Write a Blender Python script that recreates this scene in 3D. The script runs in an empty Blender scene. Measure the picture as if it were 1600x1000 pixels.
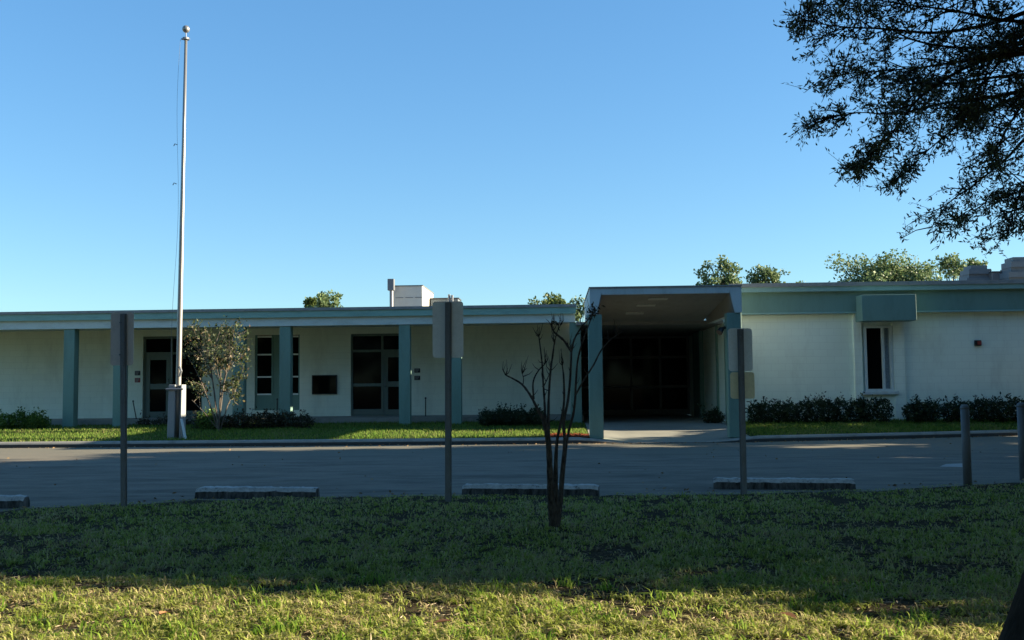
import bpy, math, random
import numpy as np
from mathutils import Vector, noise as mn
R = math.radians
sc = bpy.context.scene
COL = sc.collection
random.seed(4); rng = np.random.default_rng(4)

# ------------------------------------------------------------------ camera
F, PITCH, YAW, ROLL, EYE = 1555.0, R(3.68), R(2.5), R(0.6), Vector((0, 0, 1.5))
fw = Vector((-math.sin(YAW)*math.cos(PITCH), math.cos(YAW)*math.cos(PITCH), math.sin(PITCH)))
r0 = Vector((math.cos(YAW), math.sin(YAW), 0)); u0 = r0.cross(fw)
rt = r0*math.cos(ROLL) - u0*math.sin(ROLL); up = u0*math.cos(ROLL) + r0*math.sin(ROLL)
cam = bpy.data.cameras.new('camera'); co = bpy.data.objects.new('camera', cam); COL.objects.link(co)
from mathutils import Matrix
M3 = Matrix((rt, up, -fw)).transposed()
co.matrix_world = Matrix.Translation(EYE) @ M3.to_4x4()
cam.sensor_width = 36; cam.lens = 36*F/1600; cam.clip_end = 2000; cam.clip_start = .05
sc.camera = co
# ------------------------------------------------------------------ light
SUN_EL, SUN_AZ = R(16.5), R(4.5)       # azimuth measured from +X towards +Y
sd = Vector((math.cos(SUN_EL)*math.cos(SUN_AZ), math.cos(SUN_EL)*math.sin(SUN_AZ), math.sin(SUN_EL)))
w = bpy.data.worlds.new('World'); sc.world = w; w.use_nodes = True
nt = w.node_tree; bg = nt.nodes['Background']
sky = nt.nodes.new('ShaderNodeTexSky'); sky.sky_type = 'NISHITA'; sky.sun_disc = False
sky.sun_elevation = SUN_EL; sky.sun_rotation = R(90) - SUN_AZ
sky.air_density = 1.0; sky.dust_density = 0.25; sky.ozone_density = 2.2
hs = nt.nodes.new('ShaderNodeHueSaturation'); hs.inputs['Saturation'].default_value = 1.25; hs.inputs['Hue'].default_value = .508
gm = nt.nodes.new('ShaderNodeGamma'); gm.inputs[1].default_value = .66
nt.links.new(sky.outputs[0], hs.inputs['Color']); nt.links.new(hs.outputs[0], gm.inputs[0])
tn = nt.nodes.new('ShaderNodeMix'); tn.data_type = 'RGBA'; tn.blend_type = 'MULTIPLY'; tn.inputs[0].default_value = 1; tn.inputs[7].default_value = (.64, .92, 1.09, 1)
nt.links.new(gm.outputs[0], tn.inputs[6]); nt.links.new(tn.outputs[2], bg.inputs[0]); bg.inputs[1].default_value = 0.092
sl = bpy.data.lights.new('sun', 'SUN'); sl.energy = 5.0; sl.angle = R(.5); sl.color = (1, .86, .64)
so = bpy.data.objects.new('sun', sl); COL.objects.link(so); so.rotation_euler = sd.to_track_quat('Z', 'Y').to_euler()
so.location = (30, 5, 30)
sc.view_settings.view_transform = 'Standard'; sc.view_settings.look = 'None'
sc.view_settings.exposure = 1.9; sc.view_settings.gamma = 1

# ------------------------------------------------------------------ helpers
def ray(x, y): return fw*F + rt*(x-800) - up*(y-500)
def PZ(x, y, z=0.0):
    d = ray(x, y); return EYE + d*((z-EYE.z)/d.z)
def PY(x, y, Y):
    d = ray(x, y); return EYE + d*(Y/d.y)
def RY(x0, y0, x1, y1, Y):            # photo rectangle -> X0, X1, Z0, Z1 on the plane Y
    xm, ym = (x0+x1)/2, (y0+y1)/2
    return PY(x0, ym, Y).x, PY(x1, ym, Y).x, PY(xm, y1, Y).z, PY(xm, y0, Y).z
ORG = {}
def thing(name, label, cat, loc=(0, 0, 0), group=None):
    o = bpy.data.objects.new(name, None); COL.objects.link(o); o.location = loc; o.empty_display_size = .2
    ORG[o] = Vector(loc); o['label'] = label; o['category'] = cat
    if group: o['group'] = group
    return o
def tag(o, label, cat, group=None):
    o['label'] = label; o['category'] = cat
    if group: o['group'] = group
    return o
def link(name, me, mat, parent=None, smooth=False, origin=None):
    if mat: me.materials.append(mat)
    if smooth: me.polygons.foreach_set('use_smooth', [True]*len(me.polygons))
    o = bpy.data.objects.new(name, me); COL.objects.link(o)
    if parent is not None:
        o.parent = parent; org = ORG[parent]
        me.transform(Matrix.Translation(-org)); ORG[o] = org
    elif origin is not None:
        me.transform(Matrix.Translation(-Vector(origin))); o.location = origin; ORG[o] = Vector(origin)
    else: ORG[o] = Vector((0, 0, 0))
    return o
class MB:
    def __init__(s): s.v = []; s.f = []
    def quad(s, a, b, c, d):
        n = len(s.v); s.v += [tuple(a), tuple(b), tuple(c), tuple(d)]; s.f.append((n, n+1, n+2, n+3)); return s
    def hexa(s, p):                    # p: 8 corners, bottom 4 ccw then top 4 ccw
        n = len(s.v); s.v += [tuple(q) for q in p]
        s.f += [(n+3, n+2, n+1, n), (n+4, n+5, n+6, n+7)] + [(n+i, n+(i+1) % 4, n+4+(i+1) % 4, n+4+i) for i in range(4)]
        return s
    def box(s, x0, x1, y0, y1, z0, z1):
        return s.hexa([(x0, y0, z0), (x1, y0, z0), (x1, y1, z0), (x0, y1, z0), (x0, y0, z1), (x1, y0, z1), (x1, y1, z1), (x0, y1, z1)])
    def tube(s, pts, rad, n=8, cap=True):
        pts = [Vector(p) for p in pts]
        if not hasattr(rad, '__len__'): rad = [rad]*len(pts)
        rings = []; prev = None
        for i, p in enumerate(pts):
            t = (pts[min(i+1, len(pts)-1)] - pts[max(i-1, 0)]).normalized()
            a = (prev - t*prev.dot(t)) if prev is not None else t.cross(Vector((0, 0, 1)) if abs(t.z) < .9 else Vector((1, 0, 0)))
            a.normalize(); prev = a; b = t.cross(a); st = len(s.v)
            for k in range(n):
                q = 2*math.pi*k/n; s.v.append(tuple(p + (a*math.cos(q) + b*math.sin(q))*rad[i]))
            rings.append(st)
        for i in range(len(pts)-1):
            for k in range(n):
                k2 = (k+1) % n; s.f.append((rings[i]+k, rings[i]+k2, rings[i+1]+k2, rings[i+1]+k))
        if cap:
            s.f.append(tuple(rings[0]+k for k in reversed(range(n)))); s.f.append(tuple(rings[-1]+k for k in range(n)))
        return s
    def build(s, name, mat, parent=None, bevel=0, smooth=False, origin=None):
        me = bpy.data.meshes.new(name); me.from_pydata(s.v, [], s.f); me.update()
        o = link(name, me, mat, parent, smooth, origin)
        if bevel:
            m = o.modifiers.new('bevel', 'BEVEL'); m.width = bevel; m.segments = 2; m.limit_method = 'ANGLE'
        return o
def npmesh(name, V, Fc, k):            # V (n,3), Fc (m,k)
    me = bpy.data.meshes.new(name)
    me.vertices.add(len(V)); me.vertices.foreach_set('co', np.asarray(V, np.float32).ravel())
    m = len(Fc); me.loops.add(m*k); me.loops.foreach_set('vertex_index', np.asarray(Fc, np.int32).ravel())
    me.polygons.add(m); me.polygons.foreach_set('loop_start', np.arange(0, m*k, k, dtype=np.int32))
    me.update(calc_edges=True); me.validate(); return me
def leaves_mesh(name, P, size, aspect=.45, dirs=None, spread=1.0):
    """rhombic folded leaves at points P"""
    n = len(P); d = rng.normal(size=(n, 3))
    if dirs is not None: d = d*spread + dirs
    d /= np.linalg.norm(d, axis=1)[:, None]
    q = rng.normal(size=(n, 3)); s = np.cross(d, q); s /= np.linalg.norm(s, axis=1)[:, None]
    L = (size*rng.uniform(.6, 1.3, n))[:, None]
    nm = np.cross(d, s)
    a = P; b = P + d*L*.5 + s*L*aspect*.5 + nm*L*.08; c = P + d*L; e = P + d*L*.5 - s*L*aspect*.5 + nm*L*.08
    V = np.stack([a, b, c, e], 1).reshape(-1, 3)
    return npmesh(name, V, np.arange(4*n).reshape(n, 4), 4)
def blob_points(c, rad, n, shell=.55):
    d = rng.normal(size=(n, 3)); d /= np.linalg.norm(d, axis=1)[:, None]
    r = rng.uniform(shell**3, 1, n)**(1/3)
    return np.array(c) + d*r[:, None]*np.array(rad)

# ------------------------------------------------------------------ materials
def mat(name):
    m = bpy.data.materials.new(name); m.use_nodes = True; nt = m.node_tree
    return m, nt, nt.nodes['Principled BSDF']
def N(nt, t, **k):
    n = nt.nodes.new(t)
    for a, b in k.items(): setattr(n, a, b)
    return n
def ramp(nt, fac, stops):
    r = N(nt, 'ShaderNodeValToRGB'); el = r.color_ramp.elements
    while len(el) < len(stops): el.new(.5)
    for e, (p, c) in zip(el, stops): e.position = p; e.color = (*c, 1)
    nt.links.new(fac, r.inputs[0]); return r.outputs[0]
def noise(nt, scale, detail=6, rough=.6, vec=None, scl=None):
    n = N(nt, 'ShaderNodeTexNoise'); n.inputs['Scale'].default_value = scale; n.inputs['Detail'].default_value = detail; n.inputs['Roughness'].default_value = rough
    if vec is None:
        g = N(nt, 'ShaderNodeNewGeometry'); vec = g.outputs['Position']
    if scl:
        mp = N(nt, 'ShaderNodeMapping'); mp.inputs['Scale'].default_value = scl; nt.links.new(vec, mp.inputs[0]); vec = mp.outputs[0]
    nt.links.new(vec, n.inputs['Vector']); return n.outputs[0]
def mix(nt, fac, a, b, mode='MIX'):
    m = N(nt, 'ShaderNodeMix', data_type='RGBA', blend_type=mode)
    for i, v in ((0, fac), (6, a), (7, b)):
        if isinstance(v, (int, float)): m.inputs[i].default_value = v
        elif isinstance(v, tuple): m.inputs[i].default_value = (*v, 1)
        else: nt.links.new(v, m.inputs[i])
    return m.outputs[2]
def bump(nt, bsdf, h, s=.3, d=.01):
    b = N(nt, 'ShaderNodeBump'); b.inputs['Strength'].default_value = s; b.inputs['Distance'].default_value = d
    nt.links.new(h, b.inputs['Height']); nt.links.new(b.outputs[0], bsdf.inputs['Normal'])
def paint(name, c, dirt=(.3, .3, .25), amt=.35, rough=.6, scl=(1, 1, .25), sc_=3.0, metal=0):
    m, nt, b = mat(name)
    f = noise(nt, sc_, 8, .7, scl=scl); f2 = noise(nt, 40, 4, .6)
    k = ramp(nt, f, [(.48, (0, 0, 0)), (.75, (amt,)*3)])
    c1 = mix(nt, k, c, tuple(x*y for x, y in zip(c, dirt)))
    c2 = mix(nt, .25, c1, ramp(nt, f2, [(.3, tuple(x*.7 for x in c)), (.7, tuple(min(1, x*1.15) for x in c))]))
    nt.links.new(c2, b.inputs['Base Color']); b.inputs['Roughness'].default_value = rough; b.inputs['Metallic'].default_value = metal
    bump(nt, b, f2, .12, .004); return m
def block(name, c):
    m, nt, b = mat(name)
    g = N(nt, 'ShaderNodeNewGeometry'); sp = N(nt, 'ShaderNodeSeparateXYZ'); nt.links.new(g.outputs['Position'], sp.inputs[0])
    ad = N(nt, 'ShaderNodeMath', operation='ADD'); nt.links.new(sp.outputs[0], ad.inputs[0]); nt.links.new(sp.outputs[1], ad.inputs[1])
    cb = N(nt, 'ShaderNodeCombineXYZ'); nt.links.new(ad.outputs[0], cb.inputs[0]); nt.links.new(sp.outputs[2], cb.inputs[1])
    br = N(nt, 'ShaderNodeTexBrick'); nt.links.new(cb.outputs[0], br.inputs[0])
    br.inputs['Scale'].default_value = 1; br.inputs['Brick Width'].default_value = .4; br.inputs['Row Height'].default_value = .2
    br.inputs['Mortar Size'].default_value = .005; br.inputs['Mortar Smooth'].default_value = .4
    br.inputs['Color1'].default_value = (*c, 1); br.inputs['Color2'].default_value = (*[x*.965 for x in c], 1); br.inputs['Mortar'].default_value = (*[x*.86 for x in c], 1)
    f = noise(nt, 1.6, 8, .7, scl=(1, 1, .3)); k = ramp(nt, f, [(.5, (0,)*3), (.75, (.32,)*3)])
    f3 = noise(nt, .6, 3, .5)
    col = mix(nt, k, br.outputs[0], (.42, .43, .34))
    col = mix(nt, .12, col, ramp(nt, f3, [(.35, (.5, .5, .42)), (.65, (.9, .9, .9))]), 'MULTIPLY')
    nt.links.new(col, b.inputs['Base Color']); b.inputs['Roughness'].default_value = .75
    bump(nt, b, br.outputs[1], -.5, .004); return m
def leafmat(name, cols, trans=.35, rough=.5):
    m, nt, b = mat(name)
    g = N(nt, 'ShaderNodeNewGeometry'); c = ramp(nt, g.outputs['Random Per Island'], cols)
    nt.links.new(c, b.inputs['Base Color']); b.inputs['Roughness'].default_value = rough; b.inputs['Specular IOR Level'].default_value = .25
    t = N(nt, 'ShaderNodeBsdfTranslucent'); nt.links.new(c, t.inputs[0])
    mx = N(nt, 'ShaderNodeMixShader'); mx.inputs[0].default_value = trans
    nt.links.new(b.outputs[0], mx.inputs[1]); nt.links.new(t.outputs[0], mx.inputs[2])
    nt.links.new(mx.outputs[0], nt.nodes['Material Output'].inputs[0]); return m
def bark(name, c1, c2, s=12):
    m, nt, b = mat(name); f = noise(nt, s, 8, .7, scl=(1, 1, .3))
    nt.links.new(ramp(nt, f, [(.35, c1), (.65, c2)]), b.inputs['Base Color']); b.inputs['Roughness'].default_value = .95; b.inputs['Specular IOR Level'].default_value = .08
    bump(nt, b, f, .8, .02); return m
def flat(name, c, rough=.5, metal=0, spec=.5):
    m, nt, b = mat(name); f = noise(nt, 25, 5, .6)
    nt.links.new(ramp(nt, f, [(.3, tuple(x*.75 for x in c)), (.7, tuple(min(1, x*1.2) for x in c))]), b.inputs['Base Color'])
    b.inputs['Roughness'].default_value = rough; b.inputs['Metallic'].default_value = metal; b.inputs['Specular IOR Level'].default_value = spec; return m
WALL = block('white_block', (.92, .95, .78))
WALLR = block('white_block_right', (.88, .97, .83))
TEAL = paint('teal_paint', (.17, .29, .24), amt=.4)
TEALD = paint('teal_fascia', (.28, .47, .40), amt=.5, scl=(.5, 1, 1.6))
TEALB = paint('blue_teal', (.28, .45, .41), amt=.3)
PALE = paint('pale_beam', (.64, .71, .66), (.35, .35, .3), amt=.6, scl=(.4, 1, 1.5))
CANW = paint('canopy_white', (.58, .66, .64), (.4, .4, .35), amt=.5)
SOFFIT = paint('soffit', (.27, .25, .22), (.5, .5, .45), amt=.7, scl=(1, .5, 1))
ROOFM = paint('roof_edge', (.30, .30, .29), (.45, .4, .35), amt=.8, scl=(1, 1, 1), sc_=5)
DOORF = paint('door_paint', (.15, .19, .16), amt=.2)
GLASS, _n, _b = mat('dark_glass'); _b.inputs['Base Color'].default_value = (.004, .005, .005, 1); _b.inputs['Roughness'].default_value = .06; _b.inputs['Specular IOR Level'].default_value = .08
BLIND = flat('blind', (.30, .33, .33), .6)
BLACK = flat('black_paint', (.012, .012, .012), .4)
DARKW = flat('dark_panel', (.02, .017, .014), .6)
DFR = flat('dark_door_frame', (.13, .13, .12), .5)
RED = flat('red_sign', (.32, .05, .035), .5)
ALU = paint('sign_back', (.88, .90, .84), (.6, .6, .55), amt=.15, rough=.5, sc_=6, scl=(1, 1, 1))
ALUW = paint('sign_back_warm', (.72, .62, .54), (.5, .5, .45), amt=.4, rough=.5, sc_=6, scl=(1, 1, 1))
BEIGE = paint('sign_back_beige', (.95, .80, .48), (.5, .5, .4), amt=.4, rough=.5, sc_=8, scl=(1, 1, 1))
POST = paint('post_steel', (.075, .08, .085), (.4, .3, .25), amt=.6, rough=.5, sc_=10, scl=(1, 1, .5), metal=.3)
POLE = paint('pole_aluminium', (.27, .265, .25), (.5, .5, .5), amt=.3, rough=.38, sc_=5, scl=(1, 1, .2), metal=.55)
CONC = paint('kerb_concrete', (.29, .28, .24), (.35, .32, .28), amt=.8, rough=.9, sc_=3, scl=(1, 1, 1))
KFACE = paint('kerb_face_shade', (.055, .052, .045), (.4, .4, .4), amt=.6, rough=.95, sc_=4, scl=(1, 1, 1))  # shade on the kerb's road side, put into the colour
STOPM = None
HVACM = paint('unit_beige', (.62, .60, .52), (.6, .55, .5), amt=.3)
GALV = paint('galvanised', (.20, .21, .22), (.5, .5, .5), amt=.4, rough=.45, metal=.4)
SLATE = paint('hood_grey', (.13, .16, .18), amt=.3)
STOPM, _n, _b = mat('stop_concrete'); _f = noise(_n, 9, 9, .8); _f2 = noise(_n, 70, 4, .7)
_n.links.new(mix(_n, .25, ramp(_n, _f, [(.38, (.06, .058, .055)), (.45, (.42, .42, .39)), (.6, (.62, .61, .57))]), ramp(_n, _f2, [(.35, (.04,)*3), (.65, (.5,)*3)])), _b.inputs['Base Color']); _b.inputs['Roughness'].default_value = .95
STOPD = bark('stop_face_shade', (.02, .02, .018), (.15, .148, .14), 14)  # mottled front and ends, their shade under the brighter top painted in
def concrete():
    m, nt, b = mat('apron_concrete'); f = noise(nt, 1.2, 9, .7); f2 = noise(nt, 60, 4, .7)
    c = ramp(nt, f, [(.3, (.17, .17, .13)), (.5, (.24, .235, .18)), (.7, (.30, .29, .22))])
    nt.links.new(mix(nt, .2, c, ramp(nt, f2, [(.3, (.15,)*3), (.7, (.6,)*3)])), b.inputs['Base Color']); b.inputs['Roughness'].default_value = .9
    bump(nt, b, f2, .2, .005); return m
CONCA = concrete()
def asphalt():
    m, nt, b = mat('asphalt'); f = noise(nt, .35, 9, .65, scl=(.35, 1, 1)); f2 = noise(nt, 70, 5, .8); f3 = noise(nt, 2.2, 9, .75, scl=(.3, 1, 1))
    c = ramp(nt, f, [(.3, (.14, .115, .08)), (.5, (.20, .165, .115)), (.7, (.26, .215, .15))])
    c = mix(nt, .8, c, ramp(nt, f3, [(.35, (.085, .07, .05)), (.5, (.21, .17, .12)), (.66, (.31, .265, .19))]))
    c = mix(nt, .4, c, ramp(nt, f2, [(.35, (.03,)*3), (.65, (.34, .33, .28))]))
    f4 = noise(nt, .8, 10, .8, scl=(.35, 1.2, 1)); c = mix(nt, ramp(nt, f4, [(.50, (0,)*3), (.66, (.55,)*3)]), c, (.045, .042, .038))
    f5 = noise(nt, 1.7, 10, .8, scl=(.3, 1.1, 1)); c = mix(nt, ramp(nt, f5, [(.54, (0,)*3), (.68, (.5,)*3)]), c, (.26, .25, .22))
    # sandy gutter along the kerb (Y 23.6 - 25)
    g = N(nt, 'ShaderNodeNewGeometry'); sp = N(nt, 'ShaderNodeSeparateXYZ'); nt.links.new(g.outputs['Position'], sp.inputs[0])
    ad = N(nt, 'ShaderNodeMath', operation='MULTIPLY_ADD'); nt.links.new(f3, ad.inputs[0]); ad.inputs[1].default_value = 1.6; nt.links.new(sp.outputs[1], ad.inputs[2])
    mr = N(nt, 'ShaderNodeMapRange'); nt.links.new(ad.outputs[0], mr.inputs[0]); mr.inputs[1].default_value = 20.0; mr.inputs[2].default_value = 24.6
    c = mix(nt, mr.outputs[0], c, (.18, .17, .13))
    nt.links.new(c, b.inputs['Base Color']); b.inputs['Roughness'].default_value = .9; b.inputs['Specular IOR Level'].default_value = .15
    bump(nt, b, f2, .5, .006); return m
ASPH = asphalt()
def soil(name, cs):
    m, nt, b = mat(name); f = noise(nt, 1.1, 9, .75); f2 = noise(nt, 35, 6, .8)
    c = ramp(nt, f, [(.32, cs[0]), (.5, cs[1]), (.68, cs[2])])
    nt.links.new(mix(nt, .45, c, ramp(nt, f2, [(.35, (.02, .018, .01)), (.65, cs[3])])), b.inputs['Base Color']); b.inputs['Roughness'].default_value = 1; b.inputs['Specular IOR Level'].default_value = .05
    bump(nt, b, f2, .8, .02); return m
SOIL = soil('lawn_soil', [(.03, .022, .015), (.045, .038, .02), (.08, .065, .035), (.12, .09, .055)])
VERGE = soil('verge_soil', [(.05, .07, .02), (.06, .09, .02), (.08, .10, .03), (.12, .16, .05)])
MULCH = soil('mulch_red', [(.22, .06, .03), (.30, .08, .04), (.20, .07, .04), (.4, .14, .07)])
def grassmat(name, stops, tr=.5, sc_=.9):
    m, nt, b = mat(name); g = N(nt, 'ShaderNodeNewGeometry'); f = noise(nt, sc_, 6, .65); f2 = noise(nt, 5, 4, .6)
    a = N(nt, 'ShaderNodeMath', operation='MULTIPLY_ADD'); nt.links.new(g.outputs['Random Per Island'], a.inputs[0]); a.inputs[1].default_value = .5
    s2 = N(nt, 'ShaderNodeMath', operation='MULTIPLY_ADD'); nt.links.new(f, s2.inputs[0]); s2.inputs[1].default_value = .9; s2.inputs[2].default_value = -.42
    s3 = N(nt, 'ShaderNodeMath', operation='MULTIPLY_ADD'); nt.links.new(f2, s3.inputs[0]); s3.inputs[1].default_value = .5; nt.links.new(s2.outputs[0], s3.inputs[2])
    nt.links.new(s3.outputs[0], a.inputs[2])
    c = ramp(nt, a.outputs[0], stops); nt.links.new(c, b.inputs['Base Color']); b.inputs['Roughness'].default_value = .6; b.inputs['Specular IOR Level'].default_value = .06
    t = N(nt, 'ShaderNodeBsdfTranslucent'); nt.links.new(c, t.inputs[0]); mx = N(nt, 'ShaderNodeMixShader'); mx.inputs[0].default_value = tr
    nt.links.new(b.outputs[0], mx.inputs[1]); nt.links.new(t.outputs[0], mx.inputs[2]); nt.links.new(mx.outputs[0], nt.nodes['Material Output'].inputs[0]); return m
GRASS = grassmat('lawn_blades', [(.06, (.07, .09, .02)), (.22, (.17, .21, .04)), (.40, (.32, .39, .06)), (.54, (.44, .48, .14)), (.70, (.56, .48, .25)), (.9, (.24, .16, .09))])
GRASSV = grassmat('verge_blades', [(.1, (.08, .17, .025)), (.4, (.14, .24, .04)), (.7, (.22, .28, .07)), (.95, (.32, .27, .13))], sc_=.5)
LITTER = leafmat('leaf_litter', [(0, (.10, .06, .03)), (.6, (.25, .15, .07)), (1, (.42, .30, .16))], .1, .8)
GRASST = grassmat('tuft_blades', [(.1, (.09, .19, .02)), (.5, (.20, .34, .04)), (.9, (.45, .50, .12))])
OAKL = leafmat('oak_leaves', [(0, (.03, .05, .03)), (.5, (.07, .10, .055)), (1, (.13, .17, .09))], .3, .3)
OAKB = bark('oak_bark', (.012, .010, .008), (.04, .034, .028))
THATCH = leafmat('thatch_straw', [(0, (.06, .045, .03)), (.5, (.26, .20, .12)), (1, (.52, .43, .29))], .1, .8)
TREEL = leafmat('tree_leaves', [(0, (.04, .07, .02)), (.5, (.09, .13, .03)), (1, (.16, .19, .05))], .3)
TREEP = leafmat('tree_leaves_pale', [(0, (.06, .11, .045)), (.5, (.13, .19, .075)), (1, (.24, .29, .13))], .35)
SHL = leafmat('hedge_leaves', [(0, (.015, .03, .012)), (.6, (.03, .05, .02)), (1, (.06, .08, .035))], .2)
SHR = leafmat('hedge_red_leaves', [(0, (.025, .02, .015)), (.5, (.045, .04, .02)), (.85, (.05, .06, .02)), (1, (.12, .08, .05))], .2)
SHG = leafmat('bush_green_leaves', [(0, (.05, .10, .02)), (.6, (.10, .18, .03)), (1, (.20, .28, .06))], .3)
CRL = leafmat('autumn_leaves', [(0, (.03, .045, .02)), (.65, (.07, .10, .035)), (.85, (.14, .14, .05)), (.92, (.16, .09, .05)), (1, (.32, .32, .20))], .35)
CRB = bark('pale_bark', (.08, .07, .055), (.20, .17, .14), 20)
MYB = bark('bare_bark', (.02, .016, .013), (.10, .085, .07), 30)

# ------------------------------------------------------------------ setting: ground, road, kerb, verge, apron
def struct(o): o['kind'] = 'structure'; return o
def grid_mesh(name, m, xs, edge0, edge1, ny, zf, off=0):
    V = []; Fq = []
    for x in xs:
        a, b = edge0(x), edge1(x)
        for j in range(ny+1):
            y = a + (b-a)*(j/ny); V.append((x, y, zf(x, y, j/ny)))
    for i in range(len(xs)-1):
        for j in range(ny):
            p = i*(ny+1)+j; Fq.append((p, p+ny+1, p+ny+2, p+1))
    return link(name, npmesh(name, np.array(V), np.array(Fq), 4), m, smooth=True)
b = MB(); b.quad((-600, -600, -.06), (600, -600, -.06), (600, 900, -.06), (-600, 900, -.06)); struct(b.build('ground', SOIL))
def interp(pts):
    xs = [p[0] for p in pts]; ys = [p[1] for p in pts]
    return lambda x: float(np.interp(x, xs, ys))
edgepx = [(-300, 812), (0, 799), (60, 792), (190, 785), (320, 779), (500, 776), (800, 771), (1000, 769), (1160, 767), (1350, 764), (1600, 750), (1900, 738)]
ep = [PZ(x, y+1, .02) for x, y in edgepx]
edge = interp([(-60, ep[0].y-1)] + [(p.x, p.y) for p in ep] + [(60, ep[-1].y+2)])
kerbY = interp([(-80, 25.0), (0, 25.0), (4.6, 25.0), (8.7, 26.0), (12.6, 27.1), (18, 27.6), (80, 27.6)])
kerbZ = interp([(-80, .15), (.55, .15), (1.7, .02), (3.9, .02), (5.0, .15), (80, .15)])
xs = np.concatenate([np.linspace(-80, -16, 20), np.linspace(-15.5, 18, 135), np.linspace(19, 80, 20)])
struct(grid_mesh('road', ASPH, xs, lambda x: edge(x)-2.5, lambda x: kerbY(x)+.02, 10, lambda x, y, t: 0))
def lz(x, y):
    return .03 + .03*mn.noise(Vector((x*.5, y*.5, 0))) + .015*mn.noise(Vector((x*2, y*2, 3)))
def ledge(x): return edge(x) - .05 + .10*mn.noise(Vector((x*1.3, 0, 7))) + .05*mn.noise(Vector((x*5, 0, 3)))
def lawn_z(x, y, t):
    z = lz(x, y); return z if t < .995 else -.01
struct(grid_mesh('lawn', SOIL, np.concatenate([np.linspace(-60, -10, 20), np.linspace(-9.8, 10, 180), np.linspace(10.5, 60, 25)]), lambda x: -12, ledge, 120, lawn_z))
# verge behind the kerb (grass bank rising to the buildings)
def vfar(x): return 31.05 if x < .86 else 29.0
def vz(x, y, t=0):
    k = min(1, max(0, (y-kerbY(x)-.16)/(vfar(x)-kerbY(x)-.16))); top = .33 if x < .86 else .36
    z0 = kerbZ(x)-.01
    return z0 + (top-z0)*k**.8 + .015*mn.noise(Vector((x, y, 5)))*(1 if .05 < k < .97 else 0)
struct(grid_mesh('verge', VERGE, np.linspace(-80, .84, 200), lambda x: kerbY(x)+.15, lambda x: 31.05, 14, vz))
struct(grid_mesh('verge', VERGE, np.linspace(4.83, 60, 130), lambda x: kerbY(x)+.15, lambda x: 29.05, 10, vz))
struct(grid_mesh('apron', CONCA, np.linspace(.84, 4.83, 24), lambda x: kerbY(x)+.15, lambda x: 38.6, 16, lambda x, y, t: kerbZ(x)+(.30-kerbZ(x))*min(1, max(0, (y-25.15)/4))))
V = []; Fq = []                                            # kerb: swept profile
ks = np.concatenate([np.linspace(-80, -1, 60), np.linspace(-.8, 6, 50), np.linspace(6.2, 80, 90)])
for x in ks:
    y = kerbY(x); z = kerbZ(x)
    prof = [(y-.004, -.02), (y, z*.55), (y+.05, z-.015), (y+.08, z), (y+.155, z+.002), (y+.16, z-.1)]
    for (a, c) in prof: V.append((x, a, c))
for i in range(len(ks)-1):
    for j in range(5): p = i*6+j; Fq.append((p, p+6, p+7, p+1))
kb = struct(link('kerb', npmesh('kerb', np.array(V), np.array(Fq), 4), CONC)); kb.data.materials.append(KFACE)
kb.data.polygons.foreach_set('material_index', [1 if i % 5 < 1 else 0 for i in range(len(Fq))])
b = MB(); x0, x1 = -1.0, .80                               # red mulch patch beside the left canopy column
b.quad((PZ(858, 678, .2).x, 25.2, vz(-.2, 25.2)+.01), (.82, 25.2, vz(.5, 25.2)+.01), (.82, 26.1, vz(.5, 26.1)+.01), (PZ(858, 678, .2).x, 26.1, vz(-.2, 26.1)+.01))
struct(b.build('mulch_bed', MULCH))
# mulch lit patch texture chips
P = np.array([(random.uniform(-.3, .8), random.uniform(25.18, 26.1)) for _ in range(1500)])
P = np.array([(a, c, vz(a, c)+.012) for a, c in P]); me = leaves_mesh('mulch_chips', P, .045, .4)
tmp = link('mulch_chips', me, MULCH); tmp['kind'] = 'stuff'; tmp['label'] = 'red mulch chips at the foot of the left canopy column'; tmp['category'] = 'mulch'

# grass blades
def blades(name, m, P, h, wd, label, lean=.6):
    n = len(P); a = rng.uniform(0, 2*np.pi, n); hh = h*rng.uniform(.45, 1.35, n)
    d = np.stack([np.cos(a), np.sin(a), np.zeros(n)], 1); s = np.stack([-np.sin(a), np.cos(a), np.zeros(n)], 1)
    ln = rng.uniform(.15, 1, n)*lean; Z = np.array([0, 0, 1.0])
    wdn = (wd*rng.uniform(.6, 1.4, n))[:, None]
    mid = P + d*(hh*ln*.4)[:, None] + Z*(hh*.6)[:, None]; tip = P + d*(hh*ln*1.3)[:, None] + Z*(hh*(1-.35*ln))[:, None]
    V = np.stack([P-s*wdn*.5, P+s*wdn*.5, mid+s*wdn*.42, mid-s*wdn*.42, tip], 1).reshape(-1, 3)
    i = np.arange(n)*5
    lv = np.stack([i, i+1, i+2, i+3, i+3, i+2, i+4], 1).ravel()
    me = bpy.data.meshes.new(name); me.vertices.add(5*n); me.vertices.foreach_set('co', V.astype(np.float32).ravel())
    me.loops.add(7*n); me.loops.foreach_set('vertex_index', lv.astype(np.int32))
    me.polygons.add(2*n); st = np.stack([np.arange(n)*7, np.arange(n)*7+4], 1).ravel(); me.polygons.foreach_set('loop_start', st.astype(np.int32))
    me.update(calc_edges=True); o = link(name, me, m); o['kind'] = 'stuff'; o['label'] = label; o['category'] = 'grass'; return o
def nz(x, y, s, k): return mn.noise(Vector((x*s, y*s, k)))
P = []; HS = []
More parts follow.
